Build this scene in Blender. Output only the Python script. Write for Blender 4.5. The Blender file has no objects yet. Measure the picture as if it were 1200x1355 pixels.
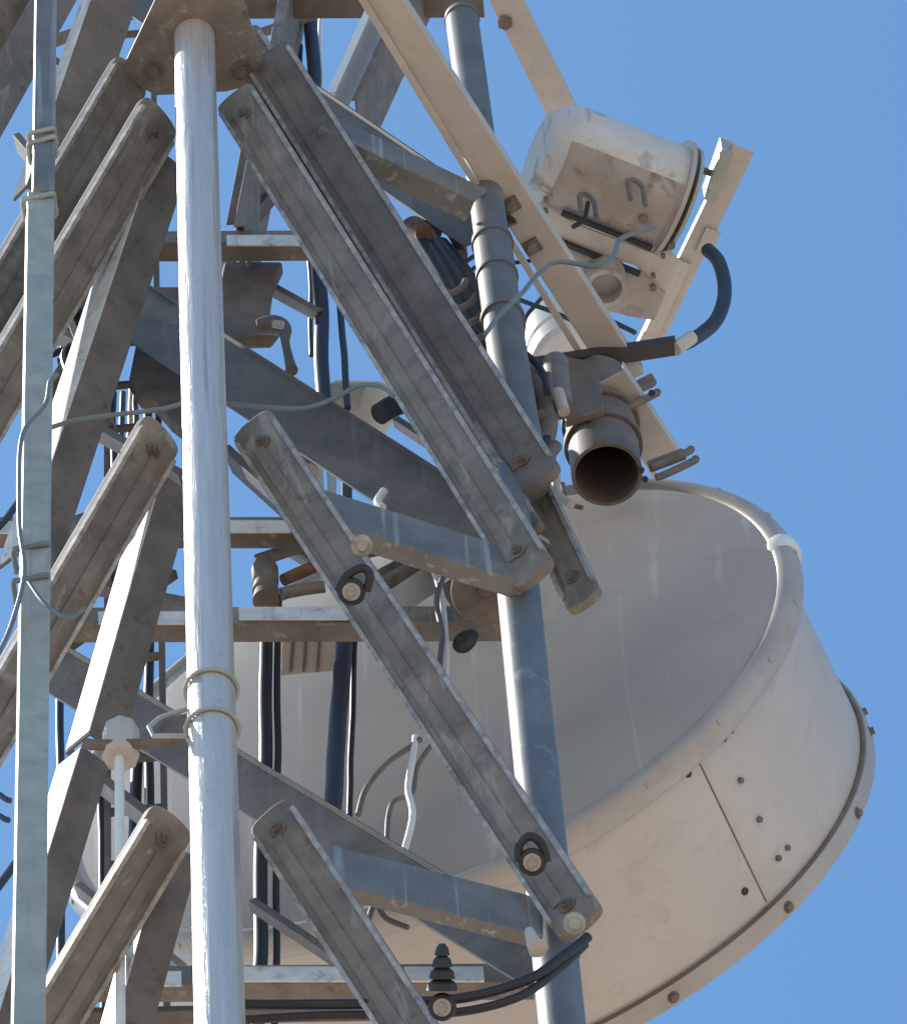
import bpy, bmesh, math, random
from math import sin, cos, atan, pi, radians, sqrt
from mathutils import Vector, Matrix
random.seed(7)
S = bpy.context.scene
COL = S.collection
# ---------------------------------------------------------------- camera
F_PX, CX, CY = 10000.0, 600.0, 677.5          # focal length in photo pixels, photo centre
ELEV, ROLL = atan(F_PX / 5397), atan(465 / 5377)
CAM = Vector((0, 0, 1.6)); Y0 = 10.3          # the tower's nearest leg stands 10.3 m away
VIEW = Vector((0, cos(ELEV), sin(ELEV)))
_r = Vector((1, 0, 0)); _u = _r.cross(VIEW)
UP = _u * cos(ROLL) + _r * sin(ROLL); RT = _r * cos(ROLL) - _u * sin(ROLL)
cam = bpy.data.cameras.new('camera'); camo = bpy.data.objects.new('camera', cam); COL.objects.link(camo)
cam.sensor_fit = 'HORIZONTAL'; cam.sensor_width = 36; cam.lens = 36 * F_PX / 1200
cam.clip_start = 0.5; cam.clip_end = 5000
m = Matrix((RT, UP, -VIEW)).transposed().to_4x4(); m.translation = CAM
camo.matrix_world = m; S.camera = camo
# ---------------------------------------------------------------- light
SUN = Vector((-.55, .15, .825)).normalized()
w = bpy.data.worlds.new('World'); S.world = w; w.use_nodes = True
nt = w.node_tree; bg = nt.nodes['Background']
sky = nt.nodes.new('ShaderNodeTexSky'); sky.sky_type = 'NISHITA'; sky.sun_disc = False
sky.sun_elevation = math.asin(SUN.z); sky.sun_rotation = math.atan2(SUN.x, SUN.y)
sky.altitude = 300; sky.air_density = 1.0; sky.dust_density = 0.6; sky.ozone_density = 1.0
tint = nt.nodes.new('ShaderNodeMixRGB'); tint.blend_type = 'MULTIPLY'; tint.inputs[0].default_value = 1
tint.inputs[2].default_value = (.80, 1.13, 1.26, 1); nt.links.new(sky.outputs[0], tint.inputs[1])
nt.links.new(tint.outputs[0], bg.inputs[0]); bg.inputs[1].default_value = 0.14
sl = bpy.data.lights.new('sun', 'SUN'); sl.energy = 5.0; sl.angle = radians(.5); sl.color = (1, .95, .88)
so = bpy.data.objects.new('sun', sl); COL.objects.link(so)
so.rotation_euler = (-SUN).to_track_quat('-Z', 'Y').to_euler()
S.view_settings.view_transform = 'Standard'; S.view_settings.look = 'None'
S.view_settings.exposure = 0.28; S.view_settings.gamma = 1
# ---------------------------------------------------------------- pixel <-> place
def ray(x, y): return VIEW * F_PX + RT * (x - CX) - UP * (y - CY)
def P(x, y, d=0.0):                            # the point seen at photo pixel x,y that stands d metres behind the nearest leg
    r = ray(x, y); return CAM + r * ((Y0 + d) / r.y)
def PZ(x, y, z):                               # the same on the level plane at height z
    r = ray(x, y); return CAM + r * ((z - CAM.z) / r.z)
def proj(p):
    q = p - CAM; z = q.dot(VIEW); return Vector((CX + F_PX * q.dot(RT) / z, CY - F_PX * q.dot(UP) / z))
def mpp(p): return (p - CAM).dot(VIEW) / F_PX
Z = Vector((0, 0, 1))
# ---------------------------------------------------------------- materials
def mat(name, c, rough=.6, metal=0.0, var=.25, vs=9.0, c2=None, streak=None, bump=.15, spots=None, stretch=(1, 1, 1)):
    M = bpy.data.materials.new(name); M.use_nodes = True; n = M.node_tree.nodes; l = M.node_tree.links
    b = n['Principled BSDF']; b.inputs['Roughness'].default_value = rough; b.inputs['Metallic'].default_value = metal
    tc = n.new('ShaderNodeTexCoord'); mp = n.new('ShaderNodeMapping'); mp.inputs['Scale'].default_value = stretch
    l.new(tc.outputs['Object'], mp.inputs[0])
    no = n.new('ShaderNodeTexNoise'); no.inputs['Scale'].default_value = vs; no.inputs['Detail'].default_value = 8; no.inputs['Roughness'].default_value = .62
    l.new(mp.outputs[0], no.inputs[0])
    cr = n.new('ShaderNodeValToRGB'); cr.color_ramp.elements[0].position = .32; cr.color_ramp.elements[1].position = .68
    d = c2 or tuple(v * (1 - var) for v in c)
    cr.color_ramp.elements[0].color = (*d, 1); cr.color_ramp.elements[1].color = (*[min(1, v * (1 + var * .5)) for v in c], 1)
    l.new(no.outputs[0], cr.inputs[0]); out = cr.outputs[0]
    if streak:                                  # run-off marks down the thing
        col, amt, sc = streak
        m2 = n.new('ShaderNodeMapping'); m2.inputs['Scale'].default_value = (sc, sc, sc * .03); l.new(tc.outputs['Object'], m2.inputs[0])
        n2 = n.new('ShaderNodeTexNoise'); n2.inputs['Scale'].default_value = 1; n2.inputs['Detail'].default_value = 5; n2.inputs['Distortion'].default_value = .8
        l.new(m2.outputs[0], n2.inputs[0])
        c3 = n.new('ShaderNodeValToRGB'); c3.color_ramp.elements[0].position = .58; c3.color_ramp.elements[1].position = .70
        c3.color_ramp.elements[0].color = (0, 0, 0, 1); c3.color_ramp.elements[1].color = (amt, amt, amt, 1); l.new(n2.outputs[0], c3.inputs[0])
        mx = n.new('ShaderNodeMixRGB'); l.new(c3.outputs[0], mx.inputs[0]); l.new(out, mx.inputs[1]); mx.inputs[2].default_value = (*col, 1); out = mx.outputs[0]
    if spots:
        col, amt, sc = spots
        n3 = n.new('ShaderNodeTexNoise'); n3.inputs['Scale'].default_value = sc; n3.inputs['Detail'].default_value = 10; n3.inputs['Roughness'].default_value = .7
        l.new(tc.outputs['Object'], n3.inputs[0])
        c3 = n.new('ShaderNodeValToRGB'); c3.color_ramp.elements[0].position = .57; c3.color_ramp.elements[1].position = .66
        c3.color_ramp.elements[0].color = (0, 0, 0, 1); c3.color_ramp.elements[1].color = (amt, amt, amt, 1); l.new(n3.outputs[0], c3.inputs[0])
        mx = n.new('ShaderNodeMixRGB'); l.new(c3.outputs[0], mx.inputs[0]); l.new(out, mx.inputs[1]); mx.inputs[2].default_value = (*col, 1); out = mx.outputs[0]
    l.new(out, b.inputs['Base Color'])
    rr = n.new('ShaderNodeMapRange'); rr.inputs['To Min'].default_value = max(.05, rough - .12); rr.inputs['To Max'].default_value = min(1, rough + .12)
    l.new(no.outputs[0], rr.inputs[0]); l.new(rr.outputs[0], b.inputs['Roughness'])
    if bump:
        bp = n.new('ShaderNodeBump'); bp.inputs['Strength'].default_value = bump; bp.inputs['Distance'].default_value = .01
        l.new(no.outputs[0], bp.inputs['Height']); l.new(bp.outputs[0], b.inputs['Normal'])
    return M
M = dict(
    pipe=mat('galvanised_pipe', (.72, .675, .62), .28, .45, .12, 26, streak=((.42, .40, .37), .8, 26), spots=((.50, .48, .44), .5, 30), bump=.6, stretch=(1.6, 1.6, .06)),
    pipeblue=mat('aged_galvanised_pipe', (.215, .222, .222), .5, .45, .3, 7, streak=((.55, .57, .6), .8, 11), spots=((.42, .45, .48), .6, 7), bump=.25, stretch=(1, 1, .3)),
    steel=mat('weathered_steel', (.23, .20, .172), .62, .1, .35, 7, streak=((.40, .38, .35), .5, 20), spots=((.13, .095, .075), .75, 11), bump=.2),
    dark=mat('dark_weathered_steel', (.175, .148, .13), .62, .12, .35, 7, spots=((.09, .07, .06), .7, 13), bump=.2),
    zinc=mat('zinc_coated_steel', (.40, .42, .38), .5, .12, .2, 12, streak=((.25, .24, .23), .5, 30), bump=.1),
    bluesteel=mat('blue_grey_steel', (.235, .23, .215), .5, .35, .25, 8, streak=((.5, .52, .54), .6, 26), bump=.1),
    white=mat('white_paint', (.78, .77, .74), .45, 0, .08, 10, bump=.05),
    beige=mat('beige_paint', (.52, .48, .43), .5, 0, .1, 8, spots=((.42, .36, .30), .4, 13), bump=.06),
    drum=mat('drum_paint', (.60, .58, .56), .4, 0, .1, 6, streak=((.30, .24, .20), .6, 16), spots=((.25, .19, .15), .7, 7), bump=.05),
    cover=mat('cover_fabric', (.44, .40, .37), .75, 0, .07, 2.2, streak=((.62, .58, .54), .6, 15), spots=((.37, .335, .31), .5, 2.5), bump=.05),
    shroud=mat('shroud_paint', (.54, .50, .465), .5, 0, .08, 2, streak=((.44, .40, .36), .5, 9), spots=((.44, .40, .36), .5, 5), bump=.06),
    rim=mat('rim_paint', (.43, .395, .365), .35, 0, .12, 5, streak=((.34, .30, .26), .5, 14), spots=((.36, .32, .28), .6, 9), bump=.04),
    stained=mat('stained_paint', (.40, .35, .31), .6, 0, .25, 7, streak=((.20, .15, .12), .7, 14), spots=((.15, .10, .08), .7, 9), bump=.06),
    brownsteel=mat('brown_grey_steel', (.19, .16, .138), .6, .1, .3, 8, spots=((.14, .09, .06), .6, 9), bump=.15),
    aged=mat('aged_grey_steel', (.165, .17, .172), .6, .2, .25, 8, bump=.12),
    worn=mat('worn_edge_steel', (.42, .39, .35), .5, .3, .5, 22, spots=((.15, .12, .1), .8, 9), bump=.2),
    bolt=mat('bolt_steel', (.20, .165, .14), .6, .3, .3, 30, bump=.2),
    painted_sun=mat('painted_sunlight', (.74, .73, .70), .5, .1, .2, 14, streak=((.35, .33, .3), .7, 16), spots=((.28, .25, .22), .7, 12), bump=.15),  # pale tone that paints sunlight onto strut and brace faces
    tar=mat('dark_brown_paint', (.055, .042, .038), .6, 0, .3, 12, bump=.15),
    slate=mat('slate_grey_steel', (.15, .138, .125), .6, .15, .35, 6, streak=((.22, .21, .2), .5, 14), spots=((.08, .065, .055), .6, 12), bump=.15),
    glint=mat('painted_glint', (.85, .84, .82), .18, 0, .03, 10, bump=0),  # white for the imitated sun glint on the dish rim
    rust=mat('rusty_steel', (.22, .12, .075), .8, .1, .45, 20, c2=(.10, .05, .035), bump=.3),
    brown=mat('brown_stained_steel', (.20, .16, .135), .7, .15, .35, 12, bump=.2),
    black=mat('black_rubber', (.022, .022, .024), .5, 0, .2, 12, bump=.08),
    cable=mat('dark_cable_jacket', (.030, .038, .060), .42, 0, .2, 12, bump=.05),
    grey=mat('grey_cable_jacket', (.16, .20, .21), .5, 0, .2, 12, bump=.05),
    ground=mat('dry_ground', (.42, .325, .245), .95, 0, .25, .35, bump=.3),
)
# ---------------------------------------------------------------- object helpers
def link(name, bm, ma, parent=None, origin=None, smooth=False):
    o0 = parent['_w'] if parent is not None else origin
    o0 = Vector(o0) if o0 is not None else sum((v.co for v in bm.verts), Vector()) / max(1, len(bm.verts))
    for v in bm.verts: v.co -= o0
    bmesh.ops.recalc_face_normals(bm, faces=bm.faces)
    me = bpy.data.meshes.new(name); bm.to_mesh(me); bm.free(); me.materials.append(M[ma])
    if smooth:
        for p in me.polygons: p.use_smooth = True
        try: me.set_sharp_from_angle(angle=radians(35))
        except Exception: pass
    o = bpy.data.objects.new(name, me); COL.objects.link(o)
    if parent is None: o.location = o0
    else: o.parent = parent
    o['_w'] = tuple(o0)
    return o
def thing(name, label, cat, loc, group=None):
    o = bpy.data.objects.new(name, None); COL.objects.link(o); o.location = loc; o['_w'] = tuple(loc); o.empty_display_size = .1
    return tag(o, label, cat, group)
def tag(o, label, cat, group=None):
    o['label'] = label; o['category'] = cat
    if group: o['group'] = group
    return o
def prism(bm, ring0, ring1):
    a = [bm.verts.new(p) for p in ring0]; b = [bm.verts.new(p) for p in ring1]; n = len(a)
    for i in range(n): bm.faces.new((a[i], a[(i + 1) % n], b[(i + 1) % n], b[i]))
    bm.faces.new(a); bm.faces.new(b[::-1]); return bm
def frame(ax):
    ax = ax.normalized(); t = Z if abs(ax.z) < .9 else Vector((1, 0, 0))
    u = ax.cross(t).normalized(); return ax, u, u.cross(ax).normalized()
def cyl(bm, a, b, r0, r1=None, n=20):
    r1 = r0 if r1 is None else r1; ax, u, v = frame(b - a)
    R = lambda c, r: [c + u * (r * cos(2 * pi * i / n)) + v * (r * sin(2 * pi * i / n)) for i in range(n)]
    return prism(bm, R(a, r0), R(b, r1))
def hexbolt(bm, p, ax, r, h): return cyl(bm, p, p + ax.normalized() * h, r, n=6)
def box(bm, a, b, wv, tv):                      # bar from a to b; wv, tv full-size width and thickness vectors, a-b on the mid line
    q = [(-.5, -.5), (.5, -.5), (.5, .5), (-.5, .5)]
    return prism(bm, [a + wv * i + tv * j for i, j in q], [b + wv * i + tv * j for i, j in q])
def smoothpath(pts, k=6):
    if len(pts) < 3: return pts
    out = []
    for i in range(len(pts) - 1):
        p0 = pts[max(0, i - 1)]; p1 = pts[i]; p2 = pts[i + 1]; p3 = pts[min(len(pts) - 1, i + 2)]
        for j in range(k):
            t = j / k
            out.append(.5 * ((2 * p1) + (p2 - p0) * t + (2 * p0 - 5 * p1 + 4 * p2 - p3) * t * t + (3 * p1 - p0 - 3 * p2 + p3) * t ** 3))
    out.append(pts[-1]); return out
def tube(bm, pts, r, n=10, k=6, smooth=True):
    pts = smoothpath(pts, k) if smooth else pts
    rings = []; u = None
    for i, p in enumerate(pts):
        t = (pts[min(i + 1, len(pts) - 1)] - pts[max(i - 1, 0)]).normalized()
        if u is None: _, u, _v = frame(t)
        u = (u - t * u.dot(t)).normalized(); v = t.cross(u)
        rr = r(i / (len(pts) - 1)) if callable(r) else r
        rings.append([bm.verts.new(p + (u * cos(2 * pi * j / n) + v * sin(2 * pi * j / n)) * rr) for j in range(n)])
    for a, b in zip(rings, rings[1:]):
        for j in range(n): bm.faces.new((a[j], a[(j + 1) % n], b[(j + 1) % n], b[j]))
    bm.faces.new(rings[0]); bm.faces.new(rings[-1][::-1]); return bm
def lathe(bm, c, ax, prof, n=64, close=False):  # prof: (distance along ax, radius)
    ax, u, v = frame(ax); rings = []
    for t, r in prof:
        rings.append([bm.verts.new(c + ax * t + (u * cos(2 * pi * j / n) + v * sin(2 * pi * j / n)) * max(r, 1e-4)) for j in range(n)])
    pr = list(zip(rings, rings[1:])) + ([(rings[-1], rings[0])] if close else [])
    for a, b in pr:
        for j in range(n): bm.faces.new((a[j], a[(j + 1) % n], b[(j + 1) % n], b[j]))
    if not close: bm.faces.new(rings[0]); bm.faces.new(rings[-1][::-1])
    return bm
def nb(): return bmesh.new()
def px(pts, d): return [P(x, y, d if len(q) < 1 else q[0]) for x, y, *q in pts]
# ---------------------------------------------------------------- ground
b = nb(); N = 40
b.faces.new([b.verts.new(p) for p in ((-900, -900, 0), (900, -900, 0), (900, 900, 0), (-900, 900, 0))])
g = link('ground', b, 'ground', origin=(0, 0, 0)); g['kind'] = 'structure'
# ================================================================ the tower
TW = thing('lattice_tower', 'tall galvanised steel lattice tower with bright pipe leg and bolted diagonal braces', 'tower', (-.4, 10.8, 0))
FX, RX = P(275, 700, 0), P(712, 740, .43)
def leg(x, y, r, ma, z0=0, z1=27.5, lab=None, n=40):
    b = nb(); cyl(b, Vector((x, y, z0)), Vector((x, y, z1)), r, n=n)
    o = link('leg', b, ma, TW, smooth=True)
    if lab: o['label'] = lab
    return o
zt = P(258, 48, 0).z
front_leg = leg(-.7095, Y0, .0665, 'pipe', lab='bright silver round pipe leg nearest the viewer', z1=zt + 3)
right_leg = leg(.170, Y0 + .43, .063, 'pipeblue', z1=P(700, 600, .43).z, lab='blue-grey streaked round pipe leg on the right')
leg(-1.75, Y0 + .75, .063, 'pipeblue', lab='pipe leg beyond the left edge')
def brace(a, b_, wpx, side='up', vh=.055, t=.008, ma='steel', bolts=(), parent=None, name='diagonal_brace', lab=None, face=None, fma=None):
    ax = (b_ - a).normalized(); w = wdir(ax, face); mid = (a + b_) / 2
    ia = (proj(mid + ax * .01) - proj(mid)).normalized(); iw = (proj(mid + w * .01) - proj(mid)) / .01
    if iw.y > 0: w = -w; iw = -iw                     # w points to the upper edge
    k = abs(iw.x * ia.y - iw.y * ia.x); W = min(.30, wpx / k)
    u = w.cross(ax).normalized(); u = u if u.z > 0 else -u
    s = 1 if side == 'up' else -1
    h = W / 2
    c = min(.02, h * .4)
    pr = [(-h * s, 0), (h * s, 0), (h * s, vh), (h * s - t * s, vh), (h * s - t * s, t), (-h * s, t)]
    b = nb(); prism(b, [a + w * i + u * j for i, j in pr], [b_ + w * i + u * j for i, j in pr])
    o = link(name, b, ma, parent or TW)
    md = o.modifiers.new('bevel', 'BEVEL'); md.width = .0025; md.segments = 2; md.limit_method = 'ANGLE'
    L = (b_ - a).length
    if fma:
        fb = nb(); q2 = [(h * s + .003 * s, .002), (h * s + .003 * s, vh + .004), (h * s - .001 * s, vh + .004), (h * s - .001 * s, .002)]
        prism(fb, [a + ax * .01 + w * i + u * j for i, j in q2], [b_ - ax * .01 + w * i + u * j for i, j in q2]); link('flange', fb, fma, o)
    for f in bolts:
        q = a.lerp(b_, f) - u * .001 + w * (-.1 * h)
        bb = nb(); cyl(bb, q, q - u * .003, .022, n=20); hexbolt(bb, q - u * .003, -u, .014, .012)
        link('bolt', bb, 'brown' if ma == 'steel' else 'dark', o)
    if lab: o['label'] = lab
    return o
TILTED = Vector((-.35, -.75, -.55)); AWAY = Vector((.05, -.85, -.5))
def wdir(ax, face): return ax.cross(face).normalized() if face is not None else ax.cross(Z).normalized()
def br(p, q, wpx, **k): return brace(P(*p), P(*q), wpx, **k)
def stad(p, q, wpx, th=.035, ma='steel', bolts=(), name='diagonal_brace', face=None):   # closed hollow-section brace with flattened round ends
    a, b_ = P(*p), P(*q); ax = (b_ - a).normalized(); w = wdir(ax, face); mid = (a + b_) / 2
    ia = (proj(mid + ax * .01) - proj(mid)).normalized(); iw = (proj(mid + w * .01) - proj(mid)) / .01
    if iw.y > 0: w = -w
    W = min(.3, wpx / abs(iw.x * ia.y - iw.y * ia.x)); h = W / 2
    u = w.cross(ax).normalized(); u = u if u.z > 0 else -u
    ol = []
    for c, s_ in ((b_, 1), (a, -1)):
        for i in range(11):
            t = -pi / 2 + pi * i / 10
            ol.append(c + ax * (s_ * (abs(cos(t)) ** .6 - 1) * h * .5) + w * (s_ * -sin(t) * h if abs(sin(t)) < .98 else s_ * -math.copysign(h, t)))
    b = nb(); prism(b, ol, [v + u * th for v in ol]); o = link(name, b, ma, TW)
    md = o.modifiers.new('bevel', 'BEVEL'); md.width = .009; md.segments = 3; md.limit_method = 'ANGLE'
    # rolled lips along both edges
    for sg in (-1, 1):
        lb = nb(); box(lb, a + ax * .07 + w * (sg * (h - .006)) - u * .002, b_ - ax * .07 + w * (sg * (h - .006)) - u * .002, w * .013, u * .020)
        link('lip', lb, 'worn', o)
    lb = nb(); box(lb, a + ax * .12 - w * (h * .28) - u * .002, b_ - ax * .12 - w * (h * .28) - u * .002, w * (h * .5), u * .008); link('rib', lb, ma, o)
    for f in bolts:
        for df in (0,):
            c = a.lerp(b_, f) - u * .001; bb = nb(); cyl(bb, c, c - u * .004, .026, n=20); hexbolt(bb, c - u * .004, -u, .016, .013); cyl(bb, c - u * .017, c - u * .028, .008, n=8)
            link('bolt', bb, 'bolt', o)
    return o
# top gusset: a level plate through which the front leg passes
def plate(pts, z, t, ma, name, parent, holes=()):
    b = nb(); lo = [PZ(x, y, z) for x, y in pts]; prism(b, lo, [p + Z * t for p in lo])
    o = link(name, b, ma, parent); md = o.modifiers.new('bevel', 'BEVEL'); md.width = .003; md.segments = 2; md.limit_method = 'ANGLE'
    return o
gp = plate([(238, -70), (163, 88), (168, 106), (190, 117), (206, 126), (300, 121), (347, 108), (352, 92), (300, -70)], zt, .014, 'steel', 'gusset_plate', TW)
for x, y in ((203, 92), (319, 92)):
    q = PZ(x, y, zt); bb = nb(); cyl(bb, q - Z * .001, q - Z * .006, .034, n=24); hexbolt(bb, q - Z * .006, -Z, .021, .015); link('bolt', bb, 'brown', gp)
# right face, double braces falling from the front leg to the right leg
stad((306, 122, .06), (706, 762, .30), 60, face=TILTED, bolts=(.05, .955))
stad((350, 68, .10), (712, 640, .36), 68, face=TILTED, bolts=(.95,), ma='dark')
stad((335, 110, .20), (705, 700, .42), 26, face=TILTED, ma='dark', name='spacer_bar')
stad((322, 40, .20), (430, 200, .28), 40, face=TILTED)
stad((328, 556, .06), (768, 1224, .28), 66, face=TILTED, bolts=(.05, .965))
stad((352, 1072, .06), (650, 1530, .25), 70, face=TILTED, bolts=(.06,))
stad((700, 640, .50), (772, 796, .56), 50, face=TILTED, bolts=(.8,))
# left face
stad((218, 146, .06), (-70, 638, .50), 64, bolts=(.06,))
stad((180, 92, .12), (-90, 552, .50), 60)
stad((220, 566, .06), (-80, 1085, .52), 64, bolts=(.06,))
stad((234, 1080, .06), (-20, 1505, .52), 68, bolts=(.07,))
br((60, -70, .30), (-60, 130, .45), 56, vh=.03)
br((105, -60, .36), (-60, 235, .52), 54, vh=.03, side='down')
# steep inner braces with sunlight painted on the left flange as a pale overlay
br((228, 210, .20), (52, 745, .62), 50, vh=.12, ma='dark', fma='painted_sun')
br((172, -60, .20), (62, 262, .62), 60, vh=.10, ma='dark', fma='painted_sun')
br((236, 640, .20), (139, 985, .45), 47, vh=.11, ma='dark', fma='painted_sun')
br((127, 1000, .45), (14, 1370, .72), 44, vh=.11, ma='dark', fma='painted_sun')
br((242, 1125, .20), (150, 1460, .50), 48, vh=.11, ma='dark', fma='painted_sun')
# side struts (deep channels) from the front leg to the right leg
H = 'horizontal_strut'
br((418, 182, .16), (622, 280, .36), 30, vh=.13, ma='bluesteel', name=H)
br((400, 692, .14), (692, 784, .36), 24, vh=.19, ma='bluesteel', name=H)
br((415, 1172, .14), (716, 1248, .36), 18, vh=.20, ma='bluesteel', name=H)
# long inner diagonals rising to the rear left
br((75, 346, 1.0), (690, 744, .52), 78, vh=.02, face=AWAY, ma='slate')
br((55, 876, 1.0), (735, 1290, .52), 68, vh=.02, face=AWAY, ma='slate')
br((70, -85, 1.0), (650, 312, .52), 62, vh=.02, face=AWAY, ma='slate')
# rear level struts
br((60, 334, .95), (440, 332, .95), 26, vh=.085, ma='steel', name=H)
br((-40, 714, .95), (395, 714, .95), 24, vh=.09, ma='steel', name=H)
br((70, 838, .92), (678, 836, .92), 26, vh=.10, ma='steel', name=H)
br((70, 1316, .92), (706, 1312, .92), 24, vh=.10, ma='steel', name=H)
br((270, 12, .95), (640, 10, .95), 26, vh=.08, ma='dark', name=H)
br((100, 1350, 1.0), (560, 1342, 1.0), 18, vh=.03, ma='dark', name=H)
# rear braces at the top
br((575, -40, .9), (476, 176, .9), 44, vh=.02, ma='brown')
br((530, -40, .88), (446, 146, .88), 24, vh=.03, ma='white')
br((402, -30, 1.02), (330, 350, 1.02), 36, vh=.04, ma='steel')
br((340, 215, 1.05), (318, 330, 1.05), 20, vh=.04, ma='brown')
for pts in ([(296, 345), (374, 345), (360, 375), (355, 410), (372, 426), (358, 444), (300, 446), (285, 400)], [(178, 378), (250, 378), (250, 575), (226, 556), (205, 532), (184, 524), (170, 500), (182, 440)]):
    b = nb(); lo = px(pts, 1.04); prism(b, lo, [p + Vector((0, .05, 0)) for p in lo]); o = link('gusset_plate', b, 'brown', TW); md = o.modifiers.new('bevel', 'BEVEL'); md.width = .012; md.segments = 3
# pale bands added to the rear struts, sunlight on them put in as colour
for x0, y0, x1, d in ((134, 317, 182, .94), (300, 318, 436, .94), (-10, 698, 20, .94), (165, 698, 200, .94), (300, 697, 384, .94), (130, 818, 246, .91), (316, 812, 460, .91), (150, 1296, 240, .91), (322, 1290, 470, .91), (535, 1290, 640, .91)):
    A, B = P(x0, y0, d - .048), P(x1, y0, d - .048); b = nb(); box(b, A, B, Vector((0, .006, 0)), Vector((0, 0, .075))); link('painted_sun_band', b, 'painted_sun', TW)
# joint plates on the right leg
for x, y, r in ((640, 782, 44), (690, 1254, 30)):
    q = P(x, y, .62); b = nb(); lathe(b, q, Vector((.1, -.5, -.85)), [(0, r * mpp(q)), (.012, r * mpp(q)), (.013, .02), (.03, .018)], n=28)
    link('joint_plate', b, 'brown', TW, smooth=True)
# ================================================================ ladder rail on the left
def rail():
    t = thing('cable_rail', 'long grey square rail standing upright at the left with wire ties round it', 'rail', Vector((-1.2, Y0 - .12, 0)))
    for x0, y0, x1, y1, wd, ma, lab in ((61, -60, 57, 262, .068, 'bluesteel', 'blue-grey upper length of the rail'), (53, 270, 44, 1500, .083, 'zinc', 'pale grey lower length of the rail')):
        a = P(x0, y0, -.12); c = P(x1, y1, -.12); c = Vector((c.x, c.y, 0 if y1 > 1400 else c.z))
        if y1 > 1400: c.x = P(45, 1355, -.12).x
        b = nb(); q = radians(11); wv = Vector((cos(q), sin(q), 0)) * wd; tv = Vector((-sin(q), cos(q), 0)) * wd
        box(b, a, c, wv, tv); o = link('rail_section', b, ma, t); o['label'] = lab
        md = o.modifiers.new('bevel', 'BEVEL'); md.width = .004; md.segments = 2
    for cx, cy, n in ((56, 184, 2), (52, 274, 1), (42, 738, 1), (42, 780, 1)):
        for i in range(n):
            c = P(cx, cy + i * 14, -.12); R = .056
            hh = (.040 if cy < 250 else .048); sq = lambda v: max(-1, min(1, v * 1.35))
            pts = [c + Vector((sq(cos(a + .2)) * hh, sq(sin(a + .2)) * hh, .03 * sin(a + .8 + i * .5))) for a in [2 * pi * j / 20 for j in range(21)]]
            b = nb(); tube(b, pts, .0085, n=8, k=2); link('wire_tie', b, 'zinc' if cy < 400 else 'grey', t, smooth=True)
rail()
def cable(pts, d, rpx, ma, label, name='cable', cat='cable', group=None, n=10, k=6):
    pts = px(pts, d); b = nb(); tube(b, pts, rpx * mpp(pts[0]), n=n, k=k)
    o = link(name, b, ma, smooth=True, origin=pts[0]); return tag(o, label, cat, group)
cable([(76, 496), (66, 505), (60, 535), (36, 562), (27, 590), (25, 640), (26, 700), (32, 760), (14, 830), (-10, 880)], -.22, 3.2, 'grey', 'thin grey wire bent round the left rail between its ties')
cable([(38, 770), (60, 800), (90, 818), (112, 805)], -.2, 3, 'grey', 'short grey wire end crossing the brace beside the lower rail ties')
# ================================================================ dish antenna
PHI, TILT, RD, LD = .315878, -.0424, 1.27178, .6127
DC = P(563.7, 943, 1.55); DN = Vector((sin(PHI) * cos(TILT), cos(PHI) * cos(TILT), sin(TILT)))
DA = Vector((cos(PHI), -sin(PHI), 0)); DB = DA.cross(DN)
D = thing('dish_antenna', 'huge beige drum-shaped dish antenna with streaked grey front cover behind the tower', 'antenna', DC)
def ringp(t, off, r): return DC + DN * off + (DA * cos(t) + DB * sin(t)) * r
def tring(off, R, prof, ma, name, n=160, par=None):
    b = nb(); rs = []
    for i in range(n):
        t = 2 * pi * i / n; rs.append([b.verts.new(ringp(t, off + o, R + r)) for o, r in prof])
    k = len(prof)
    for i in range(n):
        A, B = rs[i], rs[(i + 1) % n]
        for j in range(k): b.faces.new((A[j], A[(j + 1) % k], B[(j + 1) % k], B[j]))
    return link(name, b, ma, par or D, smooth=True)
b = nb(); n = 160
c0 = b.verts.new(ringp(0, -.10, 0)); prev = None
for f in [k / 24 for k in range(1, 25)]:
    rg = [b.verts.new(ringp(2 * pi * i / n, -.10 + .06 * f ** 3, (RD - .064) * f)) for i in range(n)]
    for i in range(n):
        if prev is None: b.faces.new((c0, rg[i], rg[(i + 1) % n]))
        else: b.faces.new((prev[i], rg[i], rg[(i + 1) % n], prev[(i + 1) % n]))
    prev = rg
rg = [b.verts.new(ringp(2 * pi * i / n, .03, RD - .064)) for i in range(n)]
for i in range(n): b.faces.new((prev[i], rg[i], rg[(i + 1) % n], prev[(i + 1) % n]))
b.faces.new(rg); link('front_cover', b, 'cover', D, smooth=True)
rim = tring(0, RD - .045, [(.052 * cos(a), .045 * sin(a)) for a in [2 * pi * i / 14 for i in range(14)]], 'rim', 'front_rim')
for t in range(0, 24):
    a = 2 * pi * t / 24 + .07; q = ringp(a, -.02, RD - .012); bb = nb(); cyl(bb, q, q + (DA * cos(a) + DB * sin(a) - DN * .6).normalized() * .012, .009, n=8); link('rivet', bb, 'rim', rim)
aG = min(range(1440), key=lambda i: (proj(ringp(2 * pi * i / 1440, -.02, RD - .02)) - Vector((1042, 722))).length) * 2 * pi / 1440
b = nb(); tube(b, [ringp(aG + k * .012, .0, RD - .042) for k in range(-3, 4)], lambda f: .051 + .006 * sin(f * pi), n=20, k=2); link('rim_glint', b, 'glint', rim, smooth=True)  # white sleeve added to imitate a sun glint on the rim
R2 = 1.2525
b = nb(); rs = []
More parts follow.
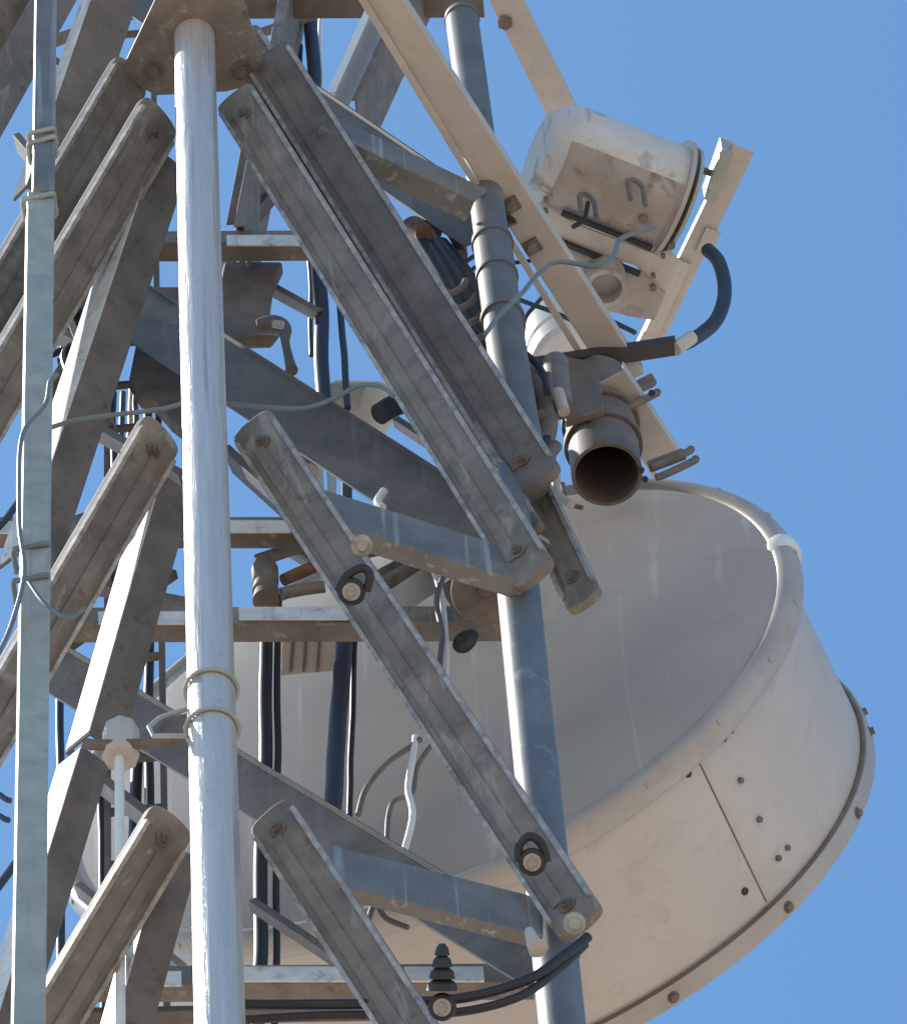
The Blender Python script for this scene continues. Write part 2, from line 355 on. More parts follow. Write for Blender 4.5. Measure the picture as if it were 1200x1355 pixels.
for o, r in ((.02, RD - .06), (.10, RD - .055), (LD - .03, R2 - .02), (LD, R2 - .02), (LD, R2 - .05), (.02, RD - .09)):
    rs.append([b.verts.new(ringp(2 * pi * i / n, o, r)) for i in range(n)])
for j in range(len(rs)):
    A, B = rs[j], rs[(j + 1) % len(rs)]
    for i in range(n): b.faces.new((A[i], A[(i + 1) % n], B[(i + 1) % n], B[i]))
sh = link('shroud', b, 'shroud', D, smooth=True)
tring(LD, R2 - .01, [(-.012, -.02), (-.012, .012), (0, .016), (.05, .016), (.056, .01), (.056, -.03)], 'rim', 'back_rim')
def dring(off): pass
tring(LD - .018, R2 - .012, [(0, 0), (.004, .008), (.010, 0), (.004, -.01)], 'brown', 'rim_gap')
# angle on the ring nearest a photo pixel
def ang(x, y, off, r):
    best = min(range(1440), key=lambda i: (proj(ringp(2 * pi * i / 1440, off, r)) - Vector((x, y))).length); return 2 * pi * best / 1440
for x, y in ((1133, 945), (1147, 968), (1129, 1073), (1036, 1192), (884, 1308), (700, 1400)):
    a = ang(x, y, LD + .02, R2 + .006); q = ringp(a, LD + .024, R2 + .003); e = (DA * cos(a) + DB * sin(a)); bb = nb(); hexbolt(bb, q, e, .014, .016); cyl(bb, q, q + e * .004, .02, n=16); link('rim_bolt', bb, 'brown', D)
# reflector back
b = nb(); lathe(b, DC, DN, [(LD + .05, R2 - .03), (LD + .12, R2 * .7), (LD + .2, R2 * .4), (LD + .24, .2), (LD + .45, .18), (LD + .45, .02)], n=96); link('reflector_back', b, 'shroud', D, smooth=True)
# side panel on the shroud, seam and rivets
aL = ang(920, 1010, .12, RD - .055); aR2 = ang(1008, 1196, LD - .04, R2 - .02)
aS = (aL + aR2) / 2
def sr(off): return RD - .055 + (R2 - .02 - RD + .055) * (off - .10) / (LD - .13)
lowdir = 1 if proj(ringp(aS + .2, .3, RD)).x < proj(ringp(aS, .3, RD)).x else -1
b = nb(); K = 60; g0 = []
for i in range(K + 1):
    a = aS + lowdir * (i / K) * 1.5
    g0.append([b.verts.new(ringp(a, o, sr(o) + h)) for o, h in ((.045, .0), (.045, .006), (LD - .03, .006), (LD - .03, 0))])
for A, B in zip(g0, g0[1:]):
    for j in range(3): b.faces.new((A[j], A[j + 1], B[j + 1], B[j]))
b.faces.new(g0[0]); b.faces.new(g0[-1]); link('shroud_panel', b, 'shroud', D, smooth=True)['label'] = 'warm beige lower panel of the drum side'
b = nb(); pts = [ringp(aS - lowdir * .0035, o, sr(o) + .003) for o in (.045, .2, .35, .5, LD - .03)]; tube(b, pts, .0042, n=6); link('panel_seam', b, 'brown', D)
def onshroud(x, y):
    best = None
    for i in range(30):
        o = .06 + i * (LD - .08) / 29; a = ang(x, y, o, sr(o)); e = (proj(ringp(a, o, sr(o))) - Vector((x, y))).length
        if best is None or e < best[0]: best = (e, a, o)
    return best[1], best[2]
for x, y, r, ma in ((911, 1026, .0125, 'black'), (985, 1180, .0125, 'black'), (979, 1032, .010, 'brown'), (1004, 1084, .010, 'brown'), (1029, 1137, .010, 'brown'), (1043, 1124, .009, 'brown'), (953, 976, .010, 'brown'), (967, 969, .008, 'brown')):
    a, o = onshroud(x, y); q = ringp(a, o, sr(o) + .002); e = (DA * cos(a) + DB * sin(a)); bb = nb(); cyl(bb, q, q + e * .008, r, n=14); link('rivet', bb, ma, D)
# ================================================================ radio unit
RA = radians(29); AX = Vector((cos(RA), sin(RA), 0)); HX = Vector((-sin(RA), cos(RA), 0))
RC = P(720, 201, .80)
R = thing('radio_unit', 'grey drum-shaped radio unit with stained underside on a slotted bracket at upper right', 'radio', RC)
b = nb(); lathe(b, RC, AX, [(-.02, .02), (-.022, .138), (-.012, .15), (.035, .186), (.05, .192), (.09, .194), (.45, .196), (.455, .196)], n=64); link('drum', b, 'drum', R, smooth=True)
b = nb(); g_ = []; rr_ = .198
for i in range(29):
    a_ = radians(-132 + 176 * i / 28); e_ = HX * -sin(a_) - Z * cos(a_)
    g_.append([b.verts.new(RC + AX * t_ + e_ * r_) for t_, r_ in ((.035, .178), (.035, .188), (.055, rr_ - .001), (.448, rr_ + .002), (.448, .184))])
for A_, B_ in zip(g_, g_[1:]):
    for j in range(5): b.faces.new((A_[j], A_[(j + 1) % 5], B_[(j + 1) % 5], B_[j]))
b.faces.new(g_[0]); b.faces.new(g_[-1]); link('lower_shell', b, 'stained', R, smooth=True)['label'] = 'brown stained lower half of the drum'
for o, r, t, ma in ((.455, .222, .016, 'rim'), (.49, .208, .012, 'zinc')):
    b = nb(); lathe(b, RC + AX * o, AX, [(0, .1), (0, r), (t, r), (t, .1)], n=64); link('flange', b, ma, R, smooth=True)
zb = (RC - Z * .185).z
def under(pts, ma, name, z=None, t=.01): return plate(pts, z if z is not None else zb, t, ma, name, R)
under([(700, 283), (716, 268), (762, 296), (868, 336), (886, 330), (900, 345), (880, 392), (858, 385), (842, 352), (700, 305)], 'beige', 'slotted_plate')
under([(722, 316), (850, 360), (880, 390), (866, 424), (838, 420), (756, 400), (718, 360)], 'stained', 'bracket_plate', zb - .012)
b = nb(); tube(b, [PZ(744, 281, zb - .004), PZ(862, 328, zb - .004)], .012, n=6, smooth=False); link('slot', b, 'black', R)
b = nb(); tube(b, [PZ(738, 318, zb - .008), PZ(846, 362, zb - .014)], .013, n=6, smooth=False); link('slot', b, 'black', R)
for x, y, r in ((888, 323, .014), (877, 337, .009), (864, 363, .009), (864, 379, .012), (851, 288, .018), (722, 262, .01), (722, 277, .01)):
    q = PZ(x, y, zb - .012); b = nb(); hexbolt(b, q, -Z, r, .016); link('bolt', b, 'brown', R)
for x, y in ((772, 262), (836, 243)):
    q = P(x, y, .86); b = nb(); pts = [q + AX * (.028 * cos(a)) + Z * 0 + HX * (-.02) + Vector((0, 0, .05 * sin(a))) - Z * .06 for a in [pi * i / 8 for i in range(9)]]
    tube(b, [pts[0] - Z * .12] + pts + [pts[-1] - Z * .12], .009, n=8, k=2); link('hose_loop', b, 'brown', R, smooth=True)
q = PZ(800, 366, zb - .03); b = nb(); lathe(b, q, -Z, [(-.05, .072), (.09, .072), (.09, .055), (.03, .05)], n=32); link('feed_collar', b, 'stained', R, smooth=True)
q = PZ(865, 262, zb)
# back rail behind the drum
zr = P(985, 190, .86).z
b = nb(); A, B = PZ(984, 196, zr), PZ(853, 468, zr); axb = (B - A).normalized(); wv = axb.cross(Z).normalized(); box(b, A, B, wv * .078, Z * .008)
o = link('back_rail', b, 'beige', R)
b = nb(); box(b, A - wv * .036 + Z * .018, B - wv * .036 + Z * .018, wv * .006, Z * .02); link('back_rail_web', b, 'beige', o)
b = nb(); A2 = PZ(961, 192, zr + .02); box(b, A2, PZ(938, 258, zr + .02), wv * .04, Z * .10); link('upright_lug', b, 'zinc', R)
b = nb(); box(b, PZ(905, 345, zr - .01), PZ(862, 440, zr - .01), wv * .05, Z * .02); link('slide_block', b, 'beige', R)
b = nb(); tube(b, [PZ(930, 225, zr + .03), PZ(960, 236, zr + .03)], .013, n=8, smooth=False); link('bolt', b, 'dark', R)
b = nb(); box(b, PZ(930, 335, zr - .012), PZ(944, 304, zr - .012), wv * .055, Z * .012); link('rail_clamp', b, 'beige', R)
cable([(936, 330), (950, 345), (958, 372), (957, 400), (944, 428), (915, 450), (900, 456)], 1.08, 9.5, 'cable', 'thick dark blue cable looping out against the sky beside the radio unit', k=8, n=16)
# ================================================================ mounting frame
MF = thing('antenna_mount', 'beige channel-bar mount reaching down to an open steel pipe with clamps at upper right', 'mount', P(660, 250, .3))
za = P(505, 0, -.30).z
def hbar(x0, y0, x1, y1, wpx, z, ma, name, vh=.06, side='up', t=.008):
    return brace(PZ(x0, y0, z), PZ(x1, y1, z), wpx, side=side, vh=vh, t=t, ma=ma, parent=MF, name=name)
arm = hbar(478, -45, 832, 505, 46, za, 'beige', 'channel_bar', vh=.07, side='up')
arm2 = hbar(452, -45, 868, 632, 9, za - .02, 'beige', 'channel_lip', vh=.03, side='down')
for x, y in ((676, 270), (704, 325)):
    q = PZ(x, y, za - .002); axm = (PZ(832, 505, za) - PZ(478, -45, za)).normalized(); wm = axm.cross(Z).normalized()
    b = nb(); box(b, q - axm * .024 - Z * .006, q + axm * .024 - Z * .006, wm * .055, Z * .014); link('slot_cover', b, 'brown', arm)
    b = nb(); hexbolt(b, q - Z * .012, -Z, .018, .012); link('bolt', b, 'steel', arm)
z2 = P(740, 140, .95).z
hbar(612, -115, 752, 165, 40, z2, 'beige', 'channel_bar', vh=.05)
q = PZ(668, 28, z2); b = nb(); hexbolt(b, q - Z * .003, -Z, .028, .012); link('bolt', b, 'brown', MF)
cl = hbar(806, 500, 880, 612, 46, P(840, 550, 1.12).z, 'beige', 'channel_bar', vh=.06)
for x, y in ((838, 517), (888, 606)):
    q = P(x, y, 1.06); dr = (P(x + 30, y - 14, 1.06) - q).normalized(); nn = dr.cross(Z).normalized()
    for kx in (0, 1):
        c = q + P(x + 6 * kx, y + 13 * kx, 1.06) - q
        b = nb(); tube(b, [c - dr * .085, c - dr * .05 - Z * .01, c + dr * .07 - Z * .01, c + dr * .085], .0125, n=8); link('u_bolt', b, 'brown', MF, smooth=True)
for p_, q_ in (((808, 530), (866, 500)), ((858, 618), (906, 600))):
    b = nb(); A, B = P(*p_, 1.09), P(*q_, 1.09); box(b, A, B, (B - A).cross(VIEW).normalized() * .04, VIEW * .03); o = link('clamp_body', b, 'brown', MF); md = o.modifiers.new('bevel', 'BEVEL'); md.width = .006; md.segments = 2
# open pipe
pc = P(803, 628, 1.12); b = nb(); RR = .114
lathe(b, pc, Z, [(0, RR - .012), (0, RR), (.62, RR), (.62, RR - .012)], n=64, close=True); link('open_pipe', b, 'brownsteel', MF, smooth=True)['label'] = 'short wide open pipe seen from below'
b = nb(); cyl(b, pc + Z * .45, pc + Z * .46, RR - .013, n=48); link('pipe_bulkhead', b, 'black', MF)
for zz, rr in ((.19, .013), (.34, .013)):
    b = nb(); lathe(b, pc + Z * zz, Z, [(0, RR + .002), (0, RR + rr), (.03, RR + rr), (.03, RR + .002)], n=48, close=True); link('pipe_collar', b, 'brown', MF, smooth=True)
# dark arm
A, B = P(690, 488, 1.0), P(893, 457, 1.06); b = nb(); box(b, A, B, (B - A).cross(Z).normalized() * .05, Z * .05); link('cross_arm', b, 'tar', MF)
b = nb(); cyl(b, P(893, 462, 1.06), P(915, 446, 1.06), .024, n=16); link('end_cap', b, 'beige', MF, smooth=True)
# pale shield lit by the sun behind the bar
b = nb(); q = P(764, 484, 1.24); lathe(b, q, Vector((-.12, .0, 1)), [(-.005, .01), (0, .14), (.02, .155), (.09, .155), (.095, .143), (.11, .143), (.115, .155), (.24, .155), (.31, .09), (.32, .02)], n=48); link('end_shield', b, 'white', MF, smooth=True)
b = nb(); tube(b, [P(742, 512, 1.1), P(757, 492, 1.1), P(775, 484, 1.1)], .028, n=12); link('end_shield', b, 'white', MF, smooth=True)
b = nb(); tube(b, [P(758, 486, 1.12), P(764, 532, 1.12), P(790, 560, 1.12)], .04, n=12); link('support_stub', b, 'brown', MF, smooth=True)
for x, y in ((848, 622), (853, 634), (862, 520)):
    b = nb(); hexbolt(b, P(x, y, 1.0), -VIEW, .012, .02); link('bolt', b, 'black', MF)
b = nb(); tube(b, [P(735, 628, 1.0), P(738, 655, 1.0), P(756, 668, 1.0)], .016, n=10); link('clamp_foot', b, 'beige', MF, smooth=True)
b = nb(); tube(b, [P(744, 640, 1.02), P(750, 664, 1.02), P(770, 672, 1.02)], .008, n=8); link('clamp_hook', b, 'dark', MF, smooth=True)
# ================================================================ mast pipe between tower and mount
MP = thing('mast_pipe', 'blue-grey upright mast pipe with a rounded top and a ring clamp left of the radio', 'pipe', P(668, 470, .42))
b = nb(); xa = P(612, 30, .42); xb = P(672, 472, .42)
dm = (xa - xb).normalized()
tube(b, [xa.lerp(xb, .70), xa.lerp(xb, .3), xa, xa + dm * .03], .056, n=36, smooth=False); link('upper_pipe', b, 'aged', MP, smooth=True)
b = nb(); tube(b, [P(700, 640, .43), xb, xa.lerp(xb, .68)], .062, n=36, smooth=False); link('lower_pipe', b, 'aged', MP, smooth=True)
for c_, r_ in ((xa + dm * .02, .056), (xa.lerp(xb, .685), .064)):
    b = nb(); lathe(b, c_, dm, [(0, r_ + .004), (.03, r_ + .002), (.06, r_ * .72), (.075, r_ * .15)], n=32); link('rounded_cap', b, 'aged', MP, smooth=True)
for f, rr in ((.90, .071), (.78, .068)):
    b = nb(); c = xa.lerp(xb, f); lathe(b, c, dm, [(0, .058), (0, rr), (.016, rr), (.016, .058)], n=36); link('ring_clamp', b, 'aged', MP, smooth=True)
# ================================================================ brown coupling cluster
G = 'dark jumper cables bundled behind the upper brace'
W = thing('coupling', 'rust-brown pipe coupling with a stub behind the upper right brace', 'coupling', P(565, 305, .6))
for pts, r, ma, nm in (([(582, 270), (574, 300), (568, 318)], .032, 'rust', 'stub'), ([(545, 302), (562, 318), (580, 345)], .045, 'rust', 'body'), ([(540, 298), (600, 296), (620, 290)], .02, 'brown', 'cross_pin'), ([(560, 330), (575, 350), (590, 362)], .05, 'brown', 'collar'), ([(597, 302), (607, 322), (610, 338)], .022, 'dark', 'side_stub')):
    b = nb(); tube(b, px(pts, .6), r, n=16); link(nm, b, ma, W, smooth=True)
b = nb(); cyl(b, P(560, 312, .53), P(561, 309, .51), .028, n=18); link('bolt', b, 'rust', W)
for i, (dx, lab) in enumerate(((0, 'leftmost black cable of the bundle sagging from the rusty coupling'), (16, 'middle black cable of the bundle sagging from the rusty coupling'), (32, 'outermost black cable of the bundle, against the sky left of the mast pipe'))):
    cable([(560 + dx * .7, 325), (588 + dx, 372), (608 + dx, 418), (630 + dx * .7, 455), (656 + dx * .3, 490)], .55 + .02 * i, 13, 'black', lab, group=G, n=14)
for i, (x, y) in enumerate(((590, 378), (602, 398), (613, 418), (625, 438))):
    b = nb(); q = P(x + 14, y, .47); d1 = (P(x + 26, y - 14, .60) - P(x - 22, y + 14, .58)).normalized()
    tube(b, [q - d1 * .055 - Z * .0, q - d1 * .03 - Z * .03, q + d1 * .03 - Z * .03, q + d1 * .055], .011, n=10)
    tag(link('cable_clip', b, 'brown', smooth=True), ['topmost', 'second', 'third', 'lowest'][i] + ' curved brown clip across the black cable bundle', 'clip', 'clips on the cable bundle')
J = thing('swivel_joint', 'dark brown swivel joint and elbow pipes between the mast pipe and the open pipe', 'joint', P(700, 530, .75))
for pts, r, ma, nm in (([(640, 478), (672, 490), (705, 505)], .05, 'brown', 'elbow'), ([(690, 495), (720, 530), (722, 575), (700, 615)], .034, 'brown', 'elbow'), ([(672, 500), (690, 540), (700, 580)], .045, 'dark', 'body'),
                       ([(735, 480), (738, 520), (742, 540)], .042, 'steel', 'pivot_sleeve'), ([(650, 500), (672, 540), (690, 575), (696, 600)], .03, 'steel', 'side_arm'), ([(690, 628), (712, 618), (735, 590)], .022, 'brown', 'link_rod')):
    b = nb(); tube(b, px(pts, .78), r, n=18); link(nm, b, ma, J, smooth=True)
for pts, d_, ma in (([(640, 488), (700, 478), (742, 500), (735, 560), (690, 540), (652, 520)], .86, 'brown'), ([(668, 540), (730, 560), (738, 622), (704, 640), (676, 596)], .88, 'brown'), ([(612, 440), (650, 452), (690, 500), (660, 512), (628, 482)], .6, 'steel'), ([(742, 470), (790, 478), (800, 540), (748, 556)], .98, 'brownsteel')):
    b = nb(); lo = px(pts, d_); prism(b, lo, [p + Vector((.0, .03, .0)) for p in lo]); o = link('bracket_plate', b, ma, J); md = o.modifiers.new('bevel', 'BEVEL'); md.width = .006; md.segments = 2
for x, y in ((655, 500), (672, 512), (716, 548), (700, 600), (722, 612)):
    b = nb(); c = P(x, y, .70); cyl(b, c, c - VIEW * .012, .016, n=16); hexbolt(b, c - VIEW * .012, -VIEW, .011, .012); link('bolt', b, 'bolt', J)
b = nb(); cyl(b, P(692, 520, .70), P(693, 516, .68), .03, n=20); cyl(b, P(693, 516, .68), P(693.5, 514, .67), .016, n=6); link('bolt', b, 'dark', J)
b = nb(); tube(b, [P(738, 518, .74), P(746, 545, .76)], .02, n=10, smooth=False); link('grease_nipple', b, 'beige', J, smooth=True)
b = nb(); bxa = [PZ(x, y, P(620, 275, .55).z) for x, y in ((585, 240), (618, 262), (640, 268), (652, 292), (634, 306), (616, 312), (606, 296), (622, 286), (600, 262))]
prism(b, bxa, [p + Vector((-.02, .0, .05)) for p in bxa]); tag(link('bent_tab', b, 'beige'), 'small pale bent steel tab at the head of the mast pipe clamp', 'bracket')
# ================================================================ signal cables
cable([(868, 300), (822, 315), (812, 338), (790, 352), (738, 346), (712, 362), (690, 388), (660, 418), (640, 445)], .28, 3.4, 'grey', 'thin grey cable crossing the beige bar to the mast pipe')
cable([(758, 300), (772, 290), (778, 268)], .9, 3.4, 'black', 'short black jumper under the left part of the radio drum')
cable([(686, 396), (702, 402), (730, 412), (760, 425)], 1.0, 3.2, 'cable', 'thin dark cable between mast pipe and white shield, falling to the right')
cable([(722, 388), (708, 404), (694, 425), (692, 470)], 1.02, 3, 'cable', 'thin dark cable between mast pipe and white shield, falling to the left')
cable([(800, 420), (840, 440)], 1.1, 3.5, 'cable', 'short straight dark cable in the gap under the radio bracket')
cable([(590, 372), (612, 350), (628, 338), (640, 330)], .7, 3.2, 'cable', 'thin dark cable rising from the bundle to the mast pipe')
cable([(604, 376), (622, 362), (634, 352), (700, 345), (706, 338)], .72, 2.8, 'cable', 'thin dark cable running level behind the mast pipe')
cable([(66, 566), (100, 556), (150, 549), (215, 541), (260, 530), (300, 534), (345, 538), (400, 540), (440, 528), (475, 510), (505, 512), (520, 524)], .12, 3.2, 'grey', 'thin teal-grey cable running level past the bright leg', k=8)
# vertical feeders inside the tower
FG = 'vertical feeder cables inside the tower'
def feeder(x0, y0, x1, y1, d, rpx, ma, label, wob=3):
    n = 9; pts = [(x0 + (x1 - x0) * i / n + random.uniform(-wob, wob) * (0 < i < n), y0 + (y1 - y0) * i / n, d) for i in range(n + 1)]
    return cable(pts, d, rpx, ma, label, 'feeder_cable', 'cable', FG, n=12)
feeder(411, -30, 430, 540, 1.12, 9, 'cable', 'thick dark feeder cable dropping past the small sky triangle at the top')
feeder(398, 60, 412, 470, 1.16, 3, 'cable', 'thin feeder cable just left of the thick upper one')
feeder(424, -20, 424, 140, 1.2, 3, 'white', 'thin pale feeder line right of the thick upper one', 1)
feeder(446, 330, 460, 540, 1.1, 4.5, 'cable', 'dark feeder cable passing in front of the beige drum, right of the thick upper one', 1)
feeder(420, 560, 424, 700, 1.1, 6, 'white', 'left of two short white feeder lines below the blue-grey brace', 1)
feeder(437, 565, 441, 700, 1.1, 6, 'white', 'right of two short white feeder lines below the blue-grey brace', 1)
feeder(460, 600, 458, 700, 1.12, 7, 'dark', 'dark feeder line right of the two white ones', 1)
feeder(352, 790, 342, 1400, 1.15, 9, 'black', 'thick black feeder cable right of the bright leg, in front of the dish')
feeder(369, 790, 364, 1400, 1.16, 4.5, 'black', 'thin black feeder cable right of the thick one, in front of the dish', 1.5)
feeder(456, 830, 438, 1090, 1.12, 12, 'cable', 'thickest dark blue feeder cable in the middle of the dish cover', 1)
feeder(470, 830, 462, 1100, 1.15, 4, 'black', 'thin black feeder cable beside the thickest blue one', 1)
for i, (x0, x1, y0, y1, r, ma, lab) in enumerate((
        (84, 78, 380, 1400, 5, 'cable', 'dark blue feeder cable nearest the left rail'), (100, 88, 385, 860, 6, 'cable', 'second dark blue feeder cable from the left rail'),
        (118, 104, 390, 640, 4, 'cable', 'third dark blue feeder cable from the left rail'), (150, 150, 520, 900, 5, 'cable', 'dark feeder cable seen left of the middle steep brace'),
        (163, 160, 520, 900, 4, 'grey', 'grey feeder cable in the gap left of the bright leg'), (178, 186, 505, 640, 4, 'dark', 'brown-black feeder cable under the stained plate'), (172, 171, 505, 620, 3.5, 'white', 'white feeder cable under the stained plate'),
        (196, 196, 520, 1300, 6, 'black', 'black feeder cable just left of the bright leg'), (182, 172, 1000, 1400, 8, 'black', 'broad black feeder cable right of the white conduit'),
        (132, 138, 1020, 1400, 5, 'black', 'black feeder cable left of the white conduit'))):
    feeder(x0, y0, x1, y1, 1.22 + .02 * i, r, ma, lab, 2)
cable([(66, 470), (92, 462), (112, 476), (124, 440), (104, 420), (88, 440), (96, 500), (112, 520)], 1.1, 5, 'cable', 'dark blue cable knotted round the feeders right of the left rail')
cable([(0, 1052), (8, 1058), (14, 1060)], .4, 4, 'cable', 'upper of two short dark cable ends at the left edge')
cable([(0, 1080), (6, 1084), (12, 1086)], .4, 4, 'cable', 'lower of two short dark cable ends at the left edge')
cable([(30, 655), (10, 684), (-10, 706)], .3, 5, 'cable', 'dark cable slanting out of the left edge beside the upper rail')
cable([(26, 1134), (8, 1160), (-10, 1184)], .3, 6, 'cable', 'dark cable slanting out of the left edge beside the lower rail')
# drop cables in the middle
cable([(610, 740), (592, 756), (582, 775), (578, 800), (585, 840), (582, 880), (584, 920)], .85, 4, 'dark', 'dark cable hooking over below the middle strut')
cable([(560, 722), (572, 750), (584, 790), (590, 860), (588, 920), (592, 950)], .88, 4.5, 'white', 'pale cable falling below the middle strut, right of the dark one', n=12)
cable([(594, 742), (604, 735), (604, 790)], .9, 4, 'white', 'very short pale cable end beside the black rubber tip')
cable([(474, 1078), (484, 1045), (510, 1012), (540, 990), (556, 978)], .9, 4, 'dark', 'dark cable arching up to the right over the dish cover')
cable([(550, 975), (545, 1010), (540, 1045), (546, 1080), (534, 1130)], .9, 4.5, 'white', 'pale cable hanging straight down over the dish cover')
cable([(572, 985), (552, 1015), (545, 1050), (522, 1060), (514, 1080), (512, 1110)], .92, 3.6, 'dark', 'dark cable hanging in an S over the dish cover')
cable([(482, 1240), (496, 1195), (510, 1215), (540, 1228)], .9, 4, 'dark', 'dark cable bent under the lower strut')
# bottom swag of two heavy cables
SG = 'two heavy cables slung along the lowest strut'
cable([(300, 1330), (400, 1330), (520, 1328), (620, 1320), (700, 1296), (745, 1266), (778, 1240)], .2, 7, 'black', 'upper of two heavy black cables slung along the lowest strut', group=SG, n=14)
cable([(300, 1352), (420, 1345), (540, 1343), (620, 1338), (690, 1318), (740, 1282), (774, 1250)], .22, 6, 'black', 'lower of two heavy black cables slung along the lowest strut', group=SG, n=14)
# hangers: black rubber loops with a bright bolt
def hanger(x, y, d, s, label, cone=0, ang_=0):
    q = P(x, y, d); t = thing('cable_hanger', label, 'hanger', q, 'black rubber hangers with a round bolt'); k = mpp(q); n_ = -VIEW
    b = nb(); lathe(b, q, n_, [(-.03, 17 * s * k), (.0, 19 * s * k), (.012, 17 * s * k), (.02, 9 * s * k)], n=28); link('rubber_body', b, 'black', t, smooth=True)
    b = nb(); lathe(b, q + n_ * .018, n_, [(0, 12 * s * k), (.006, 12 * s * k), (.007, 7 * s * k), (.016, 6 * s * k)], n=24); link('bolt', b, 'worn', t, smooth=True)
    e = UP * cos(ang_) + RT * sin(ang_)
    if cone:
        for i in range(4):
            c = q + e * k * (22 + i * cone / 4); b = nb(); lathe(b, c, e, [(0, (21 - 3.6 * i) * s * k), (cone / 4 * k * .6, (19 - 3.6 * i) * s * k), (cone / 4 * k * 1.0, (11 - 2.4 * i) * s * k)], n=20); link('bellows_ring', b, 'black', t, smooth=True)
    else:
        b = nb(); tube(b, [q - RT * 17 * k, q - RT * 15 * k + e * 22 * k, q + e * 34 * k, q + RT * 15 * k + e * 24 * k, q + RT * 20 * k], 6 * k, n=10); link('loop', b, 'black', t, smooth=True)
hanger(465, 783, -.02, 1, 'black rubber hanger with ring bolt on the middle of the long brace', ang_=.4)
hanger(704, 1141, .1, 1, 'black rubber hanger with ring bolt at the foot of the long brace', ang_=-.1)
hanger(585, 1333, .05, 1, 'black bellows-shaped hanger holding the two heavy cables', cone=62)
q = P(479, 722, .02); b = nb(); lathe(b, q, -VIEW, [(0, 15 * mpp(q)), (.012, 14 * mpp(q)), (.013, 8 * mpp(q)), (.03, 7 * mpp(q))], n=24); tag(link('washer', b, 'worn', smooth=True), 'round zinc washer and nut above the middle rubber hanger', 'washer')
q = P(760, 1222, .2); b = nb(); lathe(b, q, -VIEW, [(0, 15 * mpp(q)), (.012, 14 * mpp(q)), (.013, 8 * mpp(q)), (.03, 7 * mpp(q))], n=24); tag(link('washer', b, 'zinc', smooth=True), 'bright zinc washer where the long brace meets the blue-grey leg', 'washer')
b = nb(); tube(b, px([(700, 1232), (706, 1248), (712, 1256)], .16), lambda f: .012 + .016 * f, n=12); tag(link('end_tag', b, 'beige', smooth=True), 'pale teardrop tag near the foot of the long brace', 'tag')
b = nb(); tube(b, px([(604, 858), (614, 850), (628, 838)], .9), lambda f: .012 + .02 * sin(f * pi), n=12); tag(link('rubber_tip', b, 'black', smooth=True), 'black rubber tip hanging under the middle rear strut', 'cable end')
# front leg clamp with its bracket and the capped conduit
q0 = P(282, 912, 0); UC = thing('leg_clamp', 'pair of bright U-bolts with a triangular bracket round the front leg', 'clamp', P(282, 945, 0))
for y in (914, 966):
    c = P(282, y, 0); b = nb(); pts = [Vector((-.7095 + cos(a) * .0735, Y0 + sin(a) * .0735, c.z + .008 * sin(a))) for a in [pi * 2 * i / 28 for i in range(29)]]
    tube(b, pts, .0065, n=10, k=1); link('u_bolt', b, 'zinc', UC, smooth=True)
b = nb(); tri = px([(247, 938), (212, 950), (197, 962), (203, 974), (247, 974)], -.02); tube(b, tri, .0075, n=8, k=1); link('bracket', b, 'zinc', UC, smooth=True)
b = nb(); tri = px([(247, 944), (214, 955), (206, 970), (247, 970)], .0); prism(b, tri, [p + Vector((0, .02, 0)) for p in tri]); link('bracket_plate', b, 'brown', UC)
CC = thing('conduit', 'white conduit with a beige domed cap left of the front leg clamp', 'conduit', P(160, 990, .35))
q = P(160, 1004, .33); k = mpp(q)
b = nb(); lathe(b, q, Z, [(0, 8 * k), (0, 19 * k), (.012, 25 * k), (.15, 25 * k), (.172, 20 * k), (.18, 8 * k)], n=8); link('cap', b, 'beige', CC, smooth=True)
b = nb(); e = P(158, 1004, .33); cyl(b, Vector((e.x, e.y, 0)), e, 6.5 * k, n=16); link('tube', b, 'white', CC, smooth=True)
b = nb(); tube(b, px([(112, 984), (130, 986), (200, 984), (245, 978)], .30), .016, n=10); link('support_rod', b, 'brown', CC, smooth=True)
# inner cable ladder and small members in the depth of the tower
IL = thing('cable_ladder', 'narrow dark cable ladder with level rungs standing inside the tower left of the bright leg', 'ladder', Vector((P(175, 700, 1.18).x, Y0 + 1.18, 0)))
xl, xr = P(142, 700, 1.18).x, P(212, 700, 1.18).x
for xx in (xl, xr):
    b = nb(); box(b, Vector((xx, Y0 + 1.18, 0)), Vector((xx, Y0 + 1.18, P(0, -60, 1.18).z)), Vector((.018, 0, 0)), Vector((0, .035, 0))); link('side_rail', b, 'dark', IL)
zz = P(0, 1380, 1.18).z
while zz < P(0, -40, 1.18).z:
    b = nb(); box(b, Vector((xl + .009, Y0 + 1.18, zz)), Vector((xr - .009, Y0 + 1.18, zz)), Vector((0, .02, 0)), Vector((0, 0, .022))); link('rung', b, 'dark', IL); zz += .31
for q in ((100, 560, 240, 640), (70, 770, 250, 806), (300, 610, 400, 700), (90, 1010, 230, 1120), (330, 300, 400, 215), (470, 700, 640, 760), (60, 240, 190, 330), (0, 40, 150, 150), (470, 735, 640, 700), (20, 420, 120, 470)):
    br((q[0], q[1], 1.05), (q[2], q[3], .98), 15, vh=.03, ma='dark', name='secondary_brace')
